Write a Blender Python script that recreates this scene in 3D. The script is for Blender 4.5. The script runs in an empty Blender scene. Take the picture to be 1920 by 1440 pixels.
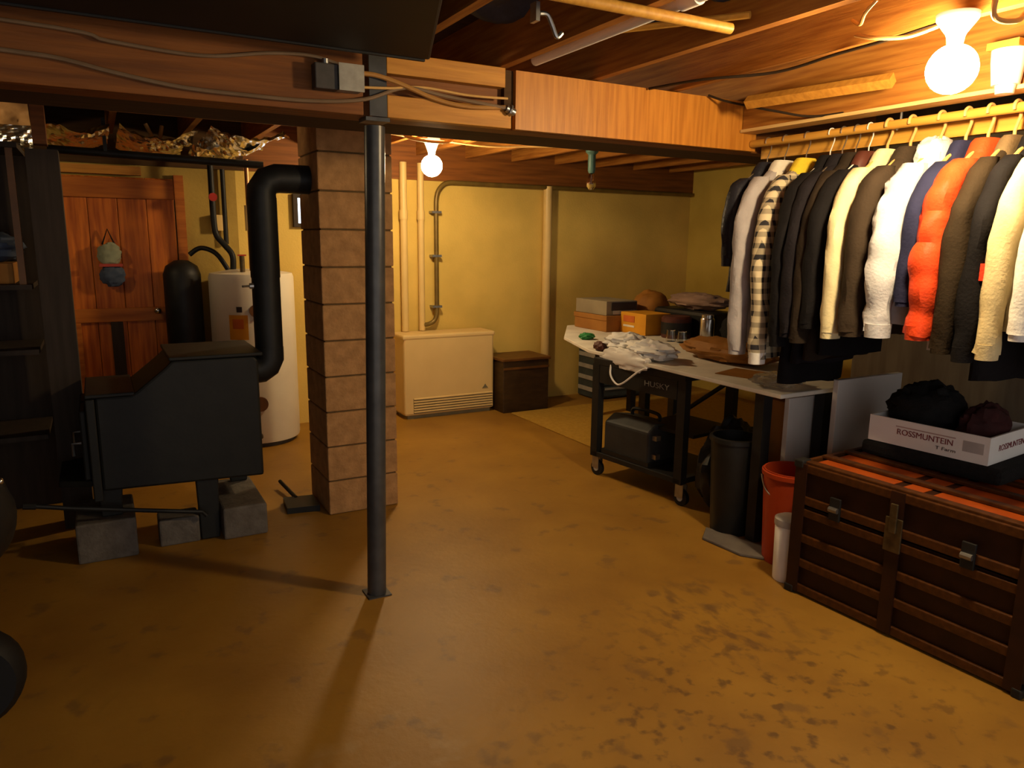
import bpy, math, random, re
from mathutils import Vector, Matrix, noise
random.seed(7)
C = bpy.context.scene.collection
PI = math.pi

# ------------------------------------------------------------------ materials
def mat(name, c1, c2=None, rough=.6, metal=0, scale=8, stretch=(1, 1, 1), bump=0., detail=4, spec=.3, bscale=None, coat=0, trans=0, lo=.35, hi=.65):
    m = bpy.data.materials.new(name); m.use_nodes = True
    nt = m.node_tree; b = nt.nodes['Principled BSDF']
    b.inputs['Roughness'].default_value = rough; b.inputs['Metallic'].default_value = metal
    b.inputs['Specular IOR Level'].default_value = spec
    b.inputs['Coat Weight'].default_value = coat
    b.inputs['Transmission Weight'].default_value = trans
    if c2 is None: c2 = tuple(x * .8 for x in c1)
    tc = nt.nodes.new('ShaderNodeTexCoord'); mp = nt.nodes.new('ShaderNodeMapping')
    mp.inputs['Scale'].default_value = stretch
    nt.links.new(tc.outputs['Object'], mp.inputs['Vector'])
    n = nt.nodes.new('ShaderNodeTexNoise'); n.inputs['Scale'].default_value = scale; n.inputs['Detail'].default_value = detail
    nt.links.new(mp.outputs['Vector'], n.inputs['Vector'])
    r = nt.nodes.new('ShaderNodeValToRGB')
    r.color_ramp.elements[0].position = lo; r.color_ramp.elements[0].color = (*c1, 1)
    r.color_ramp.elements[1].position = hi; r.color_ramp.elements[1].color = (*c2, 1)
    nt.links.new(n.outputs['Fac'], r.inputs['Fac']); nt.links.new(r.outputs['Color'], b.inputs['Base Color'])
    if bump:
        n2 = nt.nodes.new('ShaderNodeTexNoise'); n2.inputs['Scale'].default_value = bscale or scale * 3; n2.inputs['Detail'].default_value = 5
        nt.links.new(mp.outputs['Vector'], n2.inputs['Vector'])
        bp = nt.nodes.new('ShaderNodeBump'); bp.inputs['Strength'].default_value = bump; bp.inputs['Distance'].default_value = .01
        nt.links.new(n2.outputs['Fac'], bp.inputs['Height']); nt.links.new(bp.outputs['Normal'], b.inputs['Normal'])
    return m
def emit(name, col, s):
    m = bpy.data.materials.new(name); m.use_nodes = True
    nt = m.node_tree; nt.nodes.clear()
    e = nt.nodes.new('ShaderNodeEmission'); o = nt.nodes.new('ShaderNodeOutputMaterial')
    e.inputs['Color'].default_value = (*col, 1); e.inputs['Strength'].default_value = s
    nt.links.new(e.outputs[0], o.inputs[0]); return m

LAMP = (1, .74, .40)
M = {}
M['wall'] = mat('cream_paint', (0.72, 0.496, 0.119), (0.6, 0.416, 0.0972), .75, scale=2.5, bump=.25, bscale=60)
M['wallr'] = mat('olive_cream_paint', (0.62, 0.448, 0.0936), (0.52, 0.368, 0.072), .8, scale=2.5, bump=.25, bscale=60)
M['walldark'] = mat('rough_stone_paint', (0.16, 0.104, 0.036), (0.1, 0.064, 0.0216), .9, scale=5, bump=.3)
M['partition'] = mat('dark_panelling', (.2, .15, .09), (.14, .1, .06), .8, scale=6, stretch=(3, 3, .4))
M['wallleft'] = mat('dark_olive_wall', (.40, .27, .06), (.3, .2, .045), .85, scale=3, bump=.3, bscale=50)  # darker copy of the back wall colour for its left section
M['joist'] = mat('joist_pine', (0.4, 0.16, 0.0252), (0.26, 0.088, 0.0126), .6, scale=14, stretch=(4, .25, 4), bump=.1)
M['subfloor'] = mat('subfloor_boards', (0.07, 0.022, 0.005), (0.04, 0.013, 0.003), .8, scale=9, stretch=(.3, 5, 1), bump=.1)
M['beam'] = mat('beam_timber', (0.24, 0.08, 0.012), (0.15, 0.048, 0.0075), .6, scale=10, stretch=(.25, 4, 4), bump=.12)
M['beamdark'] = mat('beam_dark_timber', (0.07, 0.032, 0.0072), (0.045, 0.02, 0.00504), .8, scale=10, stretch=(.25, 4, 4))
M['pine'] = mat('pale_pine', (0.55, 0.248, 0.036), (0.42, 0.176, 0.0234), .55, scale=10, stretch=(.3, 5, 5), bump=.08)
M['ply'] = mat('plywood_panel', (0.5, 0.2, 0.0252), (0.37, 0.132, 0.0144), .45, scale=14, stretch=(4, 4, .22), bump=.06)
M['whitewood'] = mat('white_wood', (0.72, 0.48, 0.19), (0.6, 0.384, 0.14), .6, scale=12, stretch=(5, .3, 5))  # whitish wood tone for the ledge below the cleat
M['dowel'] = mat('dowel_wood', (0.62, 0.32, 0.054), (0.5, 0.24, 0.036), .45, scale=10, stretch=(5, .4, 5))
M['greysteel'] = mat('grey_painted_steel', (.085, .085, .085), (.06, .06, .062), .33, metal=.35, scale=14)
M['zinc'] = mat('zinc', (.4, .4, .4), (.3, .3, .3), .35, metal=.9, scale=20)
M['block'] = mat('cinder_block', (0.47, 0.255, 0.1), (0.34, 0.18, 0.07), .9, scale=16, bump=.6, bscale=60)
M['mortar'] = mat('mortar', (0.13, 0.08, 0.0306), None, .95, scale=30)
M['iron'] = mat('stove_iron', (.010, .010, .008), (.007, .007, .006), .55, scale=10, bump=.1)
M['pipeblack'] = mat('stovepipe_black', (.018, .018, .018), (.012, .012, .012), .5, metal=.3, scale=8)
M['conc'] = mat('pale_concrete_block', (.14, .12, .1), (.1, .085, .07), .9, scale=18, bump=.5)
M['enamel'] = mat('white_enamel', (.74, .68, .55), (.68, .62, .5), .35, scale=4)
M['enamelcream'] = mat('cream_enamel', (0.74, 0.528, 0.225), (0.7, 0.496, 0.21), .4, scale=4)
M['louver'] = mat('louver_grey', (.2, .17, .1), None, .6)  # plain grey for the grille backing, plinth and logo
M['door'] = mat('knotty_pine_door', (0.62, 0.17, 0.014), (0.36, 0.08, 0.007), .5, scale=7, stretch=(5, 5, .4), bump=.1)
M['doorrail'] = mat('door_rail_pine', (0.45, 0.136, 0.0126), (0.3, 0.08, 0.0072), .5, scale=6, stretch=(.4, 5, 5), bump=.1)
M['darkpost'] = mat('dark_stained_post', (.045, .03, .02), (.03, .02, .013), .7, scale=9, stretch=(4, 4, .3))
M['foil'] = mat('crumpled_foil', (.85, .82, .75), (.7, .66, .58), .22, metal=1, scale=10, bump=.5, bscale=26)
M['kraft'] = mat('kraft_facing', (.36, .2, .08), (.26, .14, .05), .5, scale=6, bump=.3)
M['pvc'] = mat('cream_pipe_paint', (0.72, 0.512, 0.2), (0.66, 0.464, 0.175), .4, scale=5)
M['conduit'] = mat('grey_conduit', (0.2, 0.132, 0.0324), (0.15, 0.096, 0.0252), .4, metal=.3, scale=12)
M['darkbox'] = mat('dark_walnut_crate', (0.055, 0.028, 0.00792), (0.035, 0.0176, 0.00504), .45, scale=8, stretch=(1, 1, 4))
M['brownlid'] = mat('brown_lid_wood', (0.15, 0.06, 0.0108), (0.1, 0.04, 0.0072), .45, scale=8)
M['rug'] = mat('yellow_carpet', (0.5, 0.296, 0.0432), (0.42, 0.24, 0.0306), .95, scale=40, bump=.4, bscale=200)
M['blackplastic'] = mat('black_plastic', (.014, .014, .014), (.01, .01, .01), .45, scale=10)
M['blacksteel'] = mat('black_powder_coat', (.016, .015, .015), (.01, .01, .01), .5, scale=12)
M['greycase'] = mat('charcoal_case', (.035, .035, .034), (.026, .026, .025), .6, scale=12)
M['teal'] = mat('dark_teal_plastic', (.06, .075, .075), (.045, .055, .055), .45, scale=8)
M['label'] = mat('paper_label', (.45, .42, .36), (.35, .32, .27), .7, scale=12)
M['dimlabel'] = mat('dim_label_ink', (.22, .2, .17), None, .7)
M['white'] = mat('white_matte', (.85, .83, .79), (.78, .76, .72), .6, scale=6)
M['whitecloth'] = mat('white_sheet', (.8, .75, .64), (.66, .61, .52), .8, scale=5, bump=.3, bscale=20)
M['greywhite'] = mat('grey_white_board', (.66, .63, .6), (.58, .55, .52), .7, scale=3)
M['cardboard'] = mat('cardboard', (0.36, 0.16, 0.0324), (0.29, 0.124, 0.0252), .8, scale=5)
M['greybox'] = mat('grey_cardboard', (.3, .25, .16), (.24, .2, .13), .8, scale=5)
M['yellowbox'] = mat('yellow_card', (0.72, 0.336, 0.0216), (0.62, 0.272, 0.0144), .6, scale=5)
M['orangeprint'] = mat('orange_print', (.65, .16, .03), None, .6)
M['redprint'] = mat('maroon_print', (.2, .035, .04), None, .6)
M['greyprint'] = mat('grey_print', (.5, .47, .44), None, .7)
M['inkdark'] = mat('dark_ink', (.04, .03, .03), None, .6)
M['steel'] = mat('brushed_steel', (.6, .58, .55), (.5, .48, .45), .25, metal=1, scale=12, stretch=(6, 6, .3))
M['darkred'] = mat('dark_red_leather', (.10, .03, .02), (.07, .02, .013), .5, scale=8)
M['brownbag'] = mat('brown_paper', (0.35, 0.144, 0.0216), (0.26, 0.104, 0.0144), .7, scale=6, bump=.4)
M['pinkcloth'] = mat('dusty_pink_cloth', (.3, .19, .14), (.22, .14, .1), .85, scale=6)
M['green'] = mat('green_plastic', (.04, .25, .07), None, .5)
M['red'] = mat('red_plastic', (.4, .05, .03), None, .5)
M['bucket'] = mat('orange_bucket', (.42, .05, .012), (.36, .04, .01), .4, scale=5)
M['trunkwood'] = mat('trunk_slat_wood', (0.085, 0.028, 0.00576), (0.05, 0.016, 0.0036), .4, scale=8, stretch=(5, .35, 5), bump=.1)
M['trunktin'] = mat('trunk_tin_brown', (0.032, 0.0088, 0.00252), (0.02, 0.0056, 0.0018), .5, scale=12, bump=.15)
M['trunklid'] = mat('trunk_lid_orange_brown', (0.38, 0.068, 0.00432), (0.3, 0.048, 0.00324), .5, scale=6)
M['brass'] = mat('dull_brass', (.16, .12, .06), (.1, .075, .04), .45, metal=.8, scale=30)
M['blackcloth'] = mat('black_fleece', (.011, .010, .010), (.007, .007, .007), .95, scale=40, bump=.6, bscale=150)
M['maroon'] = mat('maroon_cloth', (.045, .01, .01), (.03, .007, .007), .9, scale=20, bump=.3)
M['porcelain'] = mat('porcelain', (.8, .76, .68), None, .3)
M['cable'] = mat('yellow_white_cable', (0.62, 0.368, 0.125), (0.55, 0.32, 0.1), .5)
M['cabledim'] = mat('dim_cable', (.2, .13, .075), (.16, .1, .055), .6)  # cable colour darkened so the cables on the beam look dim
M['cablebrown'] = mat('tan_cable', (0.4, 0.2, 0.0504), (0.34, 0.16, 0.0396), .5)
M['cableblack'] = mat('black_cable', (.03, .018, .01), None, .5)
M['galv'] = mat('galvanised_box', (.36, .34, .29), (.29, .27, .23), .5, metal=.2, scale=30)
M['galvdark'] = mat('dark_box_steel', (.07, .06, .055), (.055, .05, .045), .55, metal=.2, scale=30)
M['duct'] = mat('dark_duct_metal', (.011, .010, .010), (.007, .0065, .0065), .6, scale=6)
M['insul'] = mat('grey_insulation_wrap', (.05, .06, .1), (.03, .036, .06), .6, scale=6, bump=.5)
M['rubber'] = mat('black_rubber', (.01, .01, .01), None, .6)
M['glassclear'] = mat('clear_glass', (.95, .95, .95), (.95, .95, .95), .05, trans=1)
M['clearplastic'] = mat('clear_plastic', (.8, .72, .6), (.75, .68, .55), .18, trans=.8)
M['redvalve'] = mat('valve_red', (.4, .03, .02), None, .4)
M['copper'] = mat('copper_pipe', (.5, .25, .12), (.42, .2, .1), .4, metal=.8)
M['blue'] = mat('dull_blue', (.05, .07, .12), None, .7)
M['mat'] = mat('grey_mat', (.16, .14, .12), (.12, .1, .09), .9)
M['steelgreen'] = mat('teal_socket', (.1, .2, .17), None, .4)
# fabric colours
def fab(n, c, v=.82, rough=.85, bump=.25): M[n] = mat(n, c, tuple(x * v for x in c), rough, scale=10, bump=bump, bscale=90, spec=.1)
fab('navy_bag', (.022, .022, .03), rough=.4); fab('lavender_grey', (.40, .37, .38)); fab('navy', (.013, .011, .014)); fab('espresso', (.026, .018, .012))
fab('black_wool', (.009, .008, .009)); fab('cream', (.72, .63, .38)); fab('dark_brown', (.042, .029, .019)); fab('silver', (.62, .62, .66), rough=.45)
fab('blue_panel', (.022, .024, .06)); fab('puffer_red', (.74, .07, .018), rough=.5); fab('olive_brown', (.03, .02, .011)); fab('tan_cream', (.66, .54, .3))
fab('white_coat', (.78, .76, .72)); fab('grey_lining', (.33, .31, .31)); fab('yellow_fab', (.75, .55, .04)); fab('red_tag', (.8, .05, .02)); fab('piping', (.75, .7, .6)); fab('collar_brown', (.15, .1, .05))
# plaid
def plaid():
    m = mat('plaid_flannel', (.6, .5, .33), (.5, .42, .28), .9); nt = m.node_tree; b = nt.nodes['Principled BSDF']
    base = b.inputs['Base Color'].links[0].from_socket
    tc = nt.nodes.new('ShaderNodeTexCoord'); sp = nt.nodes.new('ShaderNodeSeparateXYZ'); nt.links.new(tc.outputs['Object'], sp.inputs[0])
    def band(sock, freq, w):
        a = nt.nodes.new('ShaderNodeMath'); a.operation = 'MULTIPLY'; a.inputs[1].default_value = freq; nt.links.new(sock, a.inputs[0])
        f = nt.nodes.new('ShaderNodeMath'); f.operation = 'FRACT'; nt.links.new(a.outputs[0], f.inputs[0])
        l = nt.nodes.new('ShaderNodeMath'); l.operation = 'LESS_THAN'; l.inputs[1].default_value = w; nt.links.new(f.outputs[0], l.inputs[0]); return l.outputs[0]
    ad = nt.nodes.new('ShaderNodeMath'); ad.operation = 'ADD'; nt.links.new(sp.outputs['X'], ad.inputs[0]); nt.links.new(sp.outputs['Y'], ad.inputs[1])
    h = band(sp.outputs['Z'], 19, .45); v = band(ad.outputs[0], 24, .4)
    s = nt.nodes.new('ShaderNodeMath'); s.operation = 'ADD'; nt.links.new(h, s.inputs[0]); nt.links.new(v, s.inputs[1])
    s2 = nt.nodes.new('ShaderNodeMath'); s2.operation = 'MULTIPLY'; s2.inputs[1].default_value = .49; nt.links.new(s.outputs[0], s2.inputs[0])
    mx = nt.nodes.new('ShaderNodeMixRGB'); mx.inputs[2].default_value = (.012, .012, .02, 1)
    nt.links.new(s2.outputs[0], mx.inputs[0]); nt.links.new(base, mx.inputs[1]); nt.links.new(mx.outputs[0], b.inputs['Base Color'])
    return m
M['plaid'] = plaid()
# floor: worn painted slab with dark drip stains
def floor_mat():
    m = mat('stained_concrete_floor', (.37, .19, .026), (.275, .132, .018), .48, scale=2.2, bump=.15, bscale=25, spec=.38, lo=.3, hi=.7)
    nt = m.node_tree; b = nt.nodes['Principled BSDF']; base = b.inputs['Base Color'].links[0].from_socket
    tc = nt.nodes.new('ShaderNodeTexCoord')
    def stain(prev, scale, st, p0, p1, col, centre, rad, rot=0, amt=1):
        mp = nt.nodes.new('ShaderNodeMapping'); mp.inputs['Scale'].default_value = st; mp.inputs['Rotation'].default_value = (0, 0, rot)
        nt.links.new(tc.outputs['Object'], mp.inputs[0])
        n = nt.nodes.new('ShaderNodeTexNoise'); n.inputs['Scale'].default_value = scale; n.inputs['Detail'].default_value = 5; nt.links.new(mp.outputs[0], n.inputs[0])
        r = nt.nodes.new('ShaderNodeMapRange'); r.inputs[1].default_value = p0; r.inputs[2].default_value = p1; nt.links.new(n.outputs['Fac'], r.inputs[0])
        fac = r.outputs[0]
        d = nt.nodes.new('ShaderNodeVectorMath'); d.operation = 'DISTANCE'; d.inputs[1].default_value = (*centre, 0); nt.links.new(tc.outputs['Object'], d.inputs[0])
        q = nt.nodes.new('ShaderNodeMapRange'); q.inputs[1].default_value = rad; q.inputs[2].default_value = rad * .45; nt.links.new(d.outputs['Value'], q.inputs[0])
        mu = nt.nodes.new('ShaderNodeMath'); mu.operation = 'MULTIPLY'; nt.links.new(fac, mu.inputs[0]); nt.links.new(q.outputs[0], mu.inputs[1])
        m2 = nt.nodes.new('ShaderNodeMath'); m2.operation = 'MULTIPLY'; m2.inputs[1].default_value = amt; nt.links.new(mu.outputs[0], m2.inputs[0])
        mx = nt.nodes.new('ShaderNodeMixRGB'); mx.inputs[2].default_value = (*col, 1)
        nt.links.new(m2.outputs[0], mx.inputs[0]); nt.links.new(prev, mx.inputs[1]); return mx.outputs[0]
    o = stain(base, 16, (1, 1, 1), .55, .66, (.11, .055, .02), (1.8, 1.4), 1.0, .6, .75)
    o = stain(o, 11, (1.6, .8, 1), .5, .66, (.12, .06, .025), (2.15, 2.1), .45, -.7, .7)
    o = stain(o, 7, (1, 1, 1), .6, .68, (.13, .07, .03), (1.2, 3.0), 3.5, 0, .5)
    o = stain(o, 5, (1, 1, 1), .52, .66, (.4, .3, .16), (.6, 1.75), .45, 0, .5)
    nt.links.new(o, b.inputs['Base Color'])
    return m
M['floor'] = floor_mat()

# ------------------------------------------------------------------ mesh builder
class MB:
    def __init__(s): s.v = []; s.f = []
    def add(s, v, f):
        o = len(s.v); s.v += [Vector(p) for p in v]; s.f += [tuple(i + o for i in q) for q in f]; return s
    def box(s, x0, x1, y0, y1, z0, z1, R=None):
        v = [(x, y, z) for z in (z0, z1) for y in (y0, y1) for x in (x0, x1)]
        if R is not None: v = [R @ Vector(p) for p in v]
        return s.add(v, [(0, 2, 3, 1), (4, 5, 7, 6), (0, 1, 5, 4), (2, 6, 7, 3), (0, 4, 6, 2), (1, 3, 7, 5)])
    def prism(s, poly, z0, z1):
        n = len(poly); v = [(x, y, z0) for x, y in poly] + [(x, y, z1) for x, y in poly]
        return s.add(v, [tuple(range(n))[::-1], tuple(range(n, 2 * n))] + [(i, (i + 1) % n, n + (i + 1) % n, n + i) for i in range(n)])
    def prism_x(s, poly, x0, x1):
        n = len(poly); v = [(x0, y, z) for y, z in poly] + [(x1, y, z) for y, z in poly]
        return s.add(v, [tuple(range(n))[::-1], tuple(range(n, 2 * n))] + [(i, (i + 1) % n, n + (i + 1) % n, n + i) for i in range(n)])
    def prism_y(s, poly, y0, y1):
        n = len(poly); v = [(x, y0, z) for x, z in poly] + [(x, y1, z) for x, z in poly]
        return s.add(v, [tuple(range(n)), tuple(range(n, 2 * n))[::-1]] + [(i, n + i, n + (i + 1) % n, (i + 1) % n) for i in range(n)])
    def rings(s, rr, cap=True):
        n = len(rr[0]); v = [p for r in rr for p in r]; f = []
        for k in range(len(rr) - 1):
            for i in range(n):
                j = (i + 1) % n; f.append((k * n + i, k * n + j, (k + 1) * n + j, (k + 1) * n + i))
        if cap: f += [tuple(range(n))[::-1], tuple(range((len(rr) - 1) * n, len(rr) * n))]
        return s.add(v, f)
    def tube(s, pts, r, n=8, ry=None):
        pts = [Vector(p) for p in pts]; rad = r if isinstance(r, (list, tuple)) else [r] * len(pts); rr = []
        up = None
        for i, p in enumerate(pts):
            t = (pts[min(i + 1, len(pts) - 1)] - pts[max(i - 1, 0)]).normalized()
            if up is None:
                up = Vector((0, 0, 1)) if abs(t.z) < .9 else Vector((0, 1, 0))
            a = up - t * up.dot(t)
            if a.length < 1e-4: a = Vector((1, 0, 0)) - t * t.x
            a.normalize(); b = t.cross(a); up = a
            rr.append([p + (a * math.cos(k * 2 * PI / n) + b * math.sin(k * 2 * PI / n)) * rad[i] for k in range(n)])
        return s.rings(rr)
    def cyl(s, p0, p1, r, n=20): return s.tube([p0, p1], r, n)
    def lathe(s, prof, cx=0, cy=0, n=28, cap=True):
        rr = [[(cx + r * math.cos(k * 2 * PI / n), cy + r * math.sin(k * 2 * PI / n), z) for k in range(n)] for r, z in prof]
        return s.rings(rr, cap)
    def ball(s, c, r, n=18, sz=1):
        return s.lathe([(max(r * math.sin(PI * k / n), 1e-4), c[2] - r * sz * math.cos(PI * k / n)) for k in range(n + 1)], c[0], c[1], n + 6)
    def lump(s, c, r, seed=0, amp=.25, freq=3, n=22):
        b = MB(); b.lathe([(max(math.sin(PI * k / n), 1e-3), -math.cos(PI * k / n)) for k in range(n + 1)], 0, 0, n + 10)
        for v in b.v:
            d = 1 + amp * noise.noise(v * freq + Vector((seed * 7.1, seed, 0))) + amp * .5 * noise.noise(v * freq * 2.3 + Vector((seed, 3, 1)))
            v.x *= d * r[0]; v.y *= d * r[1]; v.z = max(v.z * d, -1) * r[2]
        return s.add([v + Vector(c) for v in b.v], b.f)
    def grid(s, x0, x1, y0, y1, z, nx, ny, fn=None):
        v = []
        for j in range(ny + 1):
            for i in range(nx + 1):
                p = Vector((x0 + (x1 - x0) * i / nx, y0 + (y1 - y0) * j / ny, z)); v.append(fn(p) if fn else p)
        return s.add(v, [(j * (nx + 1) + i, j * (nx + 1) + i + 1, (j + 1) * (nx + 1) + i + 1, (j + 1) * (nx + 1) + i) for j in range(ny) for i in range(nx)])
def spline(pts, k=6):
    P = [Vector(p) for p in pts]; out = []
    for i in range(len(P) - 1):
        a, b, c, d = P[max(i - 1, 0)], P[i], P[i + 1], P[min(i + 2, len(P) - 1)]
        for j in range(k):
            t = j / k
            out.append(.5 * ((2 * b) + (c - a) * t + (2 * a - 5 * b + 4 * c - d) * t * t + (3 * b - a - 3 * c + d) * t ** 3))
    return out + [P[-1]]
def mesh(name, mb, m, smooth=False):
    me = bpy.data.meshes.new(name); me.from_pydata([tuple(v) for v in mb.v], [], mb.f); me.validate(); me.update()
    me.materials.append(m)
    if smooth:
        me.polygons.foreach_set('use_smooth', [True] * len(me.polygons))
        try: me.set_sharp_from_angle(angle=math.radians(40))
        except Exception: pass
    return me
def wpos(o):
    p = Vector((0, 0, 0))
    while o: p += o.location; o = o.parent
    return p
def bevel(o, w, seg=2):
    b = o.modifiers.new('bevel', 'BEVEL'); b.width = w; b.segments = seg; b.limit_method = 'ANGLE'; return o
def part(name, mb, m, parent, world=True, smooth=False, bev=0, label=None):
    if world:
        off = wpos(parent)
        for v in mb.v: v -= off
    o = bpy.data.objects.new(name, mesh(name, mb, M[m] if isinstance(m, str) else m, smooth)); C.objects.link(o); o.parent = parent
    if bev: bevel(o, bev)
    if label: o['label'] = label
    return o
def tag(o, label, cat, group=None):
    o['label'] = label; o['category'] = cat
    if group: o['group'] = group
    return o
def thing(name, label, cat, loc, rz=0, group=None):
    o = bpy.data.objects.new(name, None); C.objects.link(o); o.empty_display_size = .05
    o.location = loc; o.rotation_euler = (0, 0, rz); return tag(o, label, cat, group)
def solo(name, label, cat, mb, m, group=None, smooth=False, bev=0):
    c = Vector((sum(v.x for v in mb.v) / len(mb.v), sum(v.y for v in mb.v) / len(mb.v), min(v.z for v in mb.v)))
    for v in mb.v: v -= c
    o = bpy.data.objects.new(name, mesh(name, mb, M[m] if isinstance(m, str) else m, smooth)); C.objects.link(o); o.location = c
    if bev: bevel(o, bev)
    return tag(o, label, cat, group)
def struct(name, mb, m, smooth=False, parent=None):
    if parent: return part(name, mb, m, parent, smooth=smooth)
    o = bpy.data.objects.new(name, mesh(name, mb, M[m] if isinstance(m, str) else m, smooth)); C.objects.link(o); o['kind'] = 'structure'; return o
def lettering(txt, size, m, parent, loc, rot, sx=1, name='lettering', ext=.0006):
    cu = bpy.data.curves.new(name, 'FONT'); cu.body = txt; cu.size = size; cu.extrude = ext; cu.align_x = 'CENTER'; cu.align_y = 'CENTER'
    o = bpy.data.objects.new(name, cu); C.objects.link(o); o.parent = parent; o.location = loc; o.rotation_euler = rot; o.scale = (sx, 1, 1)
    cu.materials.append(M[m])
    bpy.context.view_layer.update()
    me = bpy.data.meshes.new_from_object(o.evaluated_get(bpy.context.evaluated_depsgraph_get()))
    q = bpy.data.objects.new(name, me); C.objects.link(q); q.parent = parent; q.location = loc; q.rotation_euler = rot; q.scale = (sx, 1, 1)
    if not me.materials: me.materials.append(M[m])
    bpy.data.objects.remove(o); q.name = name; return q
def ell(x0, x1, y0, y1, z0, z1): return MB().box(x0, x1, y0, y1, z0, z1)

# ------------------------------------------------------------------ setting
struct('floor', ell(-2.3, 5.8, -1.2, 6.4, -.1, 0), 'floor')
struct('wall_back_left', ell(-2.3, 1.0, 6.25, 6.4, 0, 2.06), 'wallleft')
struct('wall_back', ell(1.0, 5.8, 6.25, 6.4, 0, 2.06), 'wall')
struct('wall_right', ell(5.65, 5.8, -1.2, 6.25, 0, 2.5), 'wallr')
struct('wall_middle', ell(3.74, 3.84, -1.2, 2.72, 0, 2.265), 'partition')
struct('wall_left', ell(-2.3, -2.15, -1.2, 6.25, 0, 2.5), 'walldark')
struct('ceiling', ell(-2.3, 5.8, -1.2, 6.4, 2.5, 2.53), 'subfloor')
struct('trim_1', ell(1.06, 5.8, 6.22, 6.4, 2.06, 2.5), 'beam')
struct('trim_4', ell(-2.3, 1.06, 6.22, 6.4, 2.06, 2.5), 'beamdark')  # left run of the rim board, shade put into its timber colour
for k in range(16):
    x = -1.72 + .47 * k
    struct('ceiling_joist', ell(x - .02, x + .02, -1.2, 6.22, 2.266, 2.499), 'joist')
# small basement window, high in the back wall
w = bpy.data.objects.new('window_1', None); C.objects.link(w); w.location = (1.6, 6.235, 1.64); w['kind'] = 'structure'
f = MB(); f.box(1.425, 1.46, 6.2, 6.25, 1.64, 1.9); f.box(1.72, 1.755, 6.2, 6.25, 1.64, 1.9); f.box(1.46, 1.72, 6.2, 6.25, 1.64, 1.67); f.box(1.46, 1.72, 6.2, 6.25, 1.87, 1.9)
part('window_frame', f, 'darkpost', w)
part('window_pane', ell(1.46, 1.72, 6.23, 6.25, 1.67, 1.87), emit('daylight_pane', (.75, .88, 1), 3.5), w)

# plank door in the back wall
d = bpy.data.objects.new('door_1', None); C.objects.link(d); d.location = (.17, 6.2, 0); d['kind'] = 'structure'
b = MB()
for i in range(4):
    x0 = -.21 + i * .19; b.box(x0, x0 + .187, 6.205, 6.245, .02, 1.97)
part('door_planks', b, 'door', d, bev=.004)
r = MB(); r.box(-.21, .55, 6.18, 6.204, 1.82, 1.96); r.box(-.21, .55, 6.18, 6.204, .93, 1.03); r.box(-.21, .55, 6.18, 6.204, .12, .26)
part('door_rail', r, 'doorrail', d, bev=.004)
part('door_stile', ell(-.21, -.13, 6.178, 6.203, .26, .93), 'doorrail', d, bev=.003)
part('door_stile', ell(.06, .14, 6.178, 6.203, .26, .93), 'darkpost', d, bev=.003)
k = MB(); k.cyl((.375, 6.18, 1.01), (.375, 6.13, 1.01), .012, 10); k.ball((.375, 6.115, 1.01), .027)
part('door_knob', k, 'steel', d, smooth=True)
tr = MB(); tr.box(-.24, .34, 6.17, 6.25, 1.985, 2.045)
struct('trim_2', tr, 'pine')
struct('trim_3', ell(.555, .62, 6.2, 6.25, 0, 2.0), 'doorrail')

# hanging pouch on the door
t = thing('hanging_pouch', 'pale and dark cloth pouch hung on the plank door', 'pouch', (.1, 6.13, 1.2))
b = MB(); b.lump((.09, 6.14, 1.42), (.075, .035, .085), 3, .2)
part('cloth', b, mat('pale_teal_cloth', (.3, .32, .22), (.2, .22, .15), .9), t, smooth=True)
b = MB(); b.lump((.1, 6.14, 1.27), (.08, .035, .08), 4, .2)
part('pocket', b, 'blue', t, smooth=True)
part('band', ell(.02, .17, 6.108, 6.15, 1.335, 1.355), 'red', t)
part('strap', MB().tube([(.05, 6.165, 1.49), (.09, 6.165, 1.6), (.13, 6.165, 1.49)], .006), 'blackcloth', t)

# ------------------------------------------------------------------ main beam and its posts
t = thing('support_beam', 'long timber ceiling beam with plywood facing carrying the joists', 'beam', (1.7, 3.0, 2.02))
part('plank', ell(-2.14, 5.64, 2.965, 3.07, 2.021, 2.264), 'beam', t)
part('facing_plank', ell(-2.14, .955, 2.92, 2.964, 2.021, 2.264), 'beam', t, bev=.003)
part('upper_rail', ell(1.05, 1.575, 2.915, 2.964, 2.185, 2.264), 'pine', t, bev=.003, label='pale pine upper rail')
part('lower_rail', ell(1.05, 1.605, 2.915, 2.964, 2.021, 2.105), 'pine', t, bev=.003, label='pale pine lower rail')
part('plywood_panel', ell(1.625, 3.06, 2.915, 2.945, 2.021, 2.26), 'ply', t, label='golden plywood facing panel')
part('end_block', ell(1.58, 1.622, 2.935, 2.964, 2.106, 2.26), 'beamdark', t)
part('soffit_box', ell(-2.14, 5.64, 3.071, 3.36, 2.021, 2.1), 'beamdark', t)

t = thing('steel_post', 'slim grey steel column standing under the ceiling beam', 'post', (.98, 2.97, 0))
part('pole', MB().tube([(.976, 2.97, .006), (1.014, 2.97, 1.99)], .041, 24), 'greysteel', t, smooth=True)
part('base_plate', ell(.925, 1.028, 2.92, 3.022, 0, .006), 'greysteel', t)
b = MB(); b.box(.965, 1.063, 2.925, 3.015, 2.005, 2.02); part('top_plate', b, 'greysteel', t)
part('strap', ell(.975, 1.045, 2.905, 2.913, 2.02, 2.27), 'greysteel', t)

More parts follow.
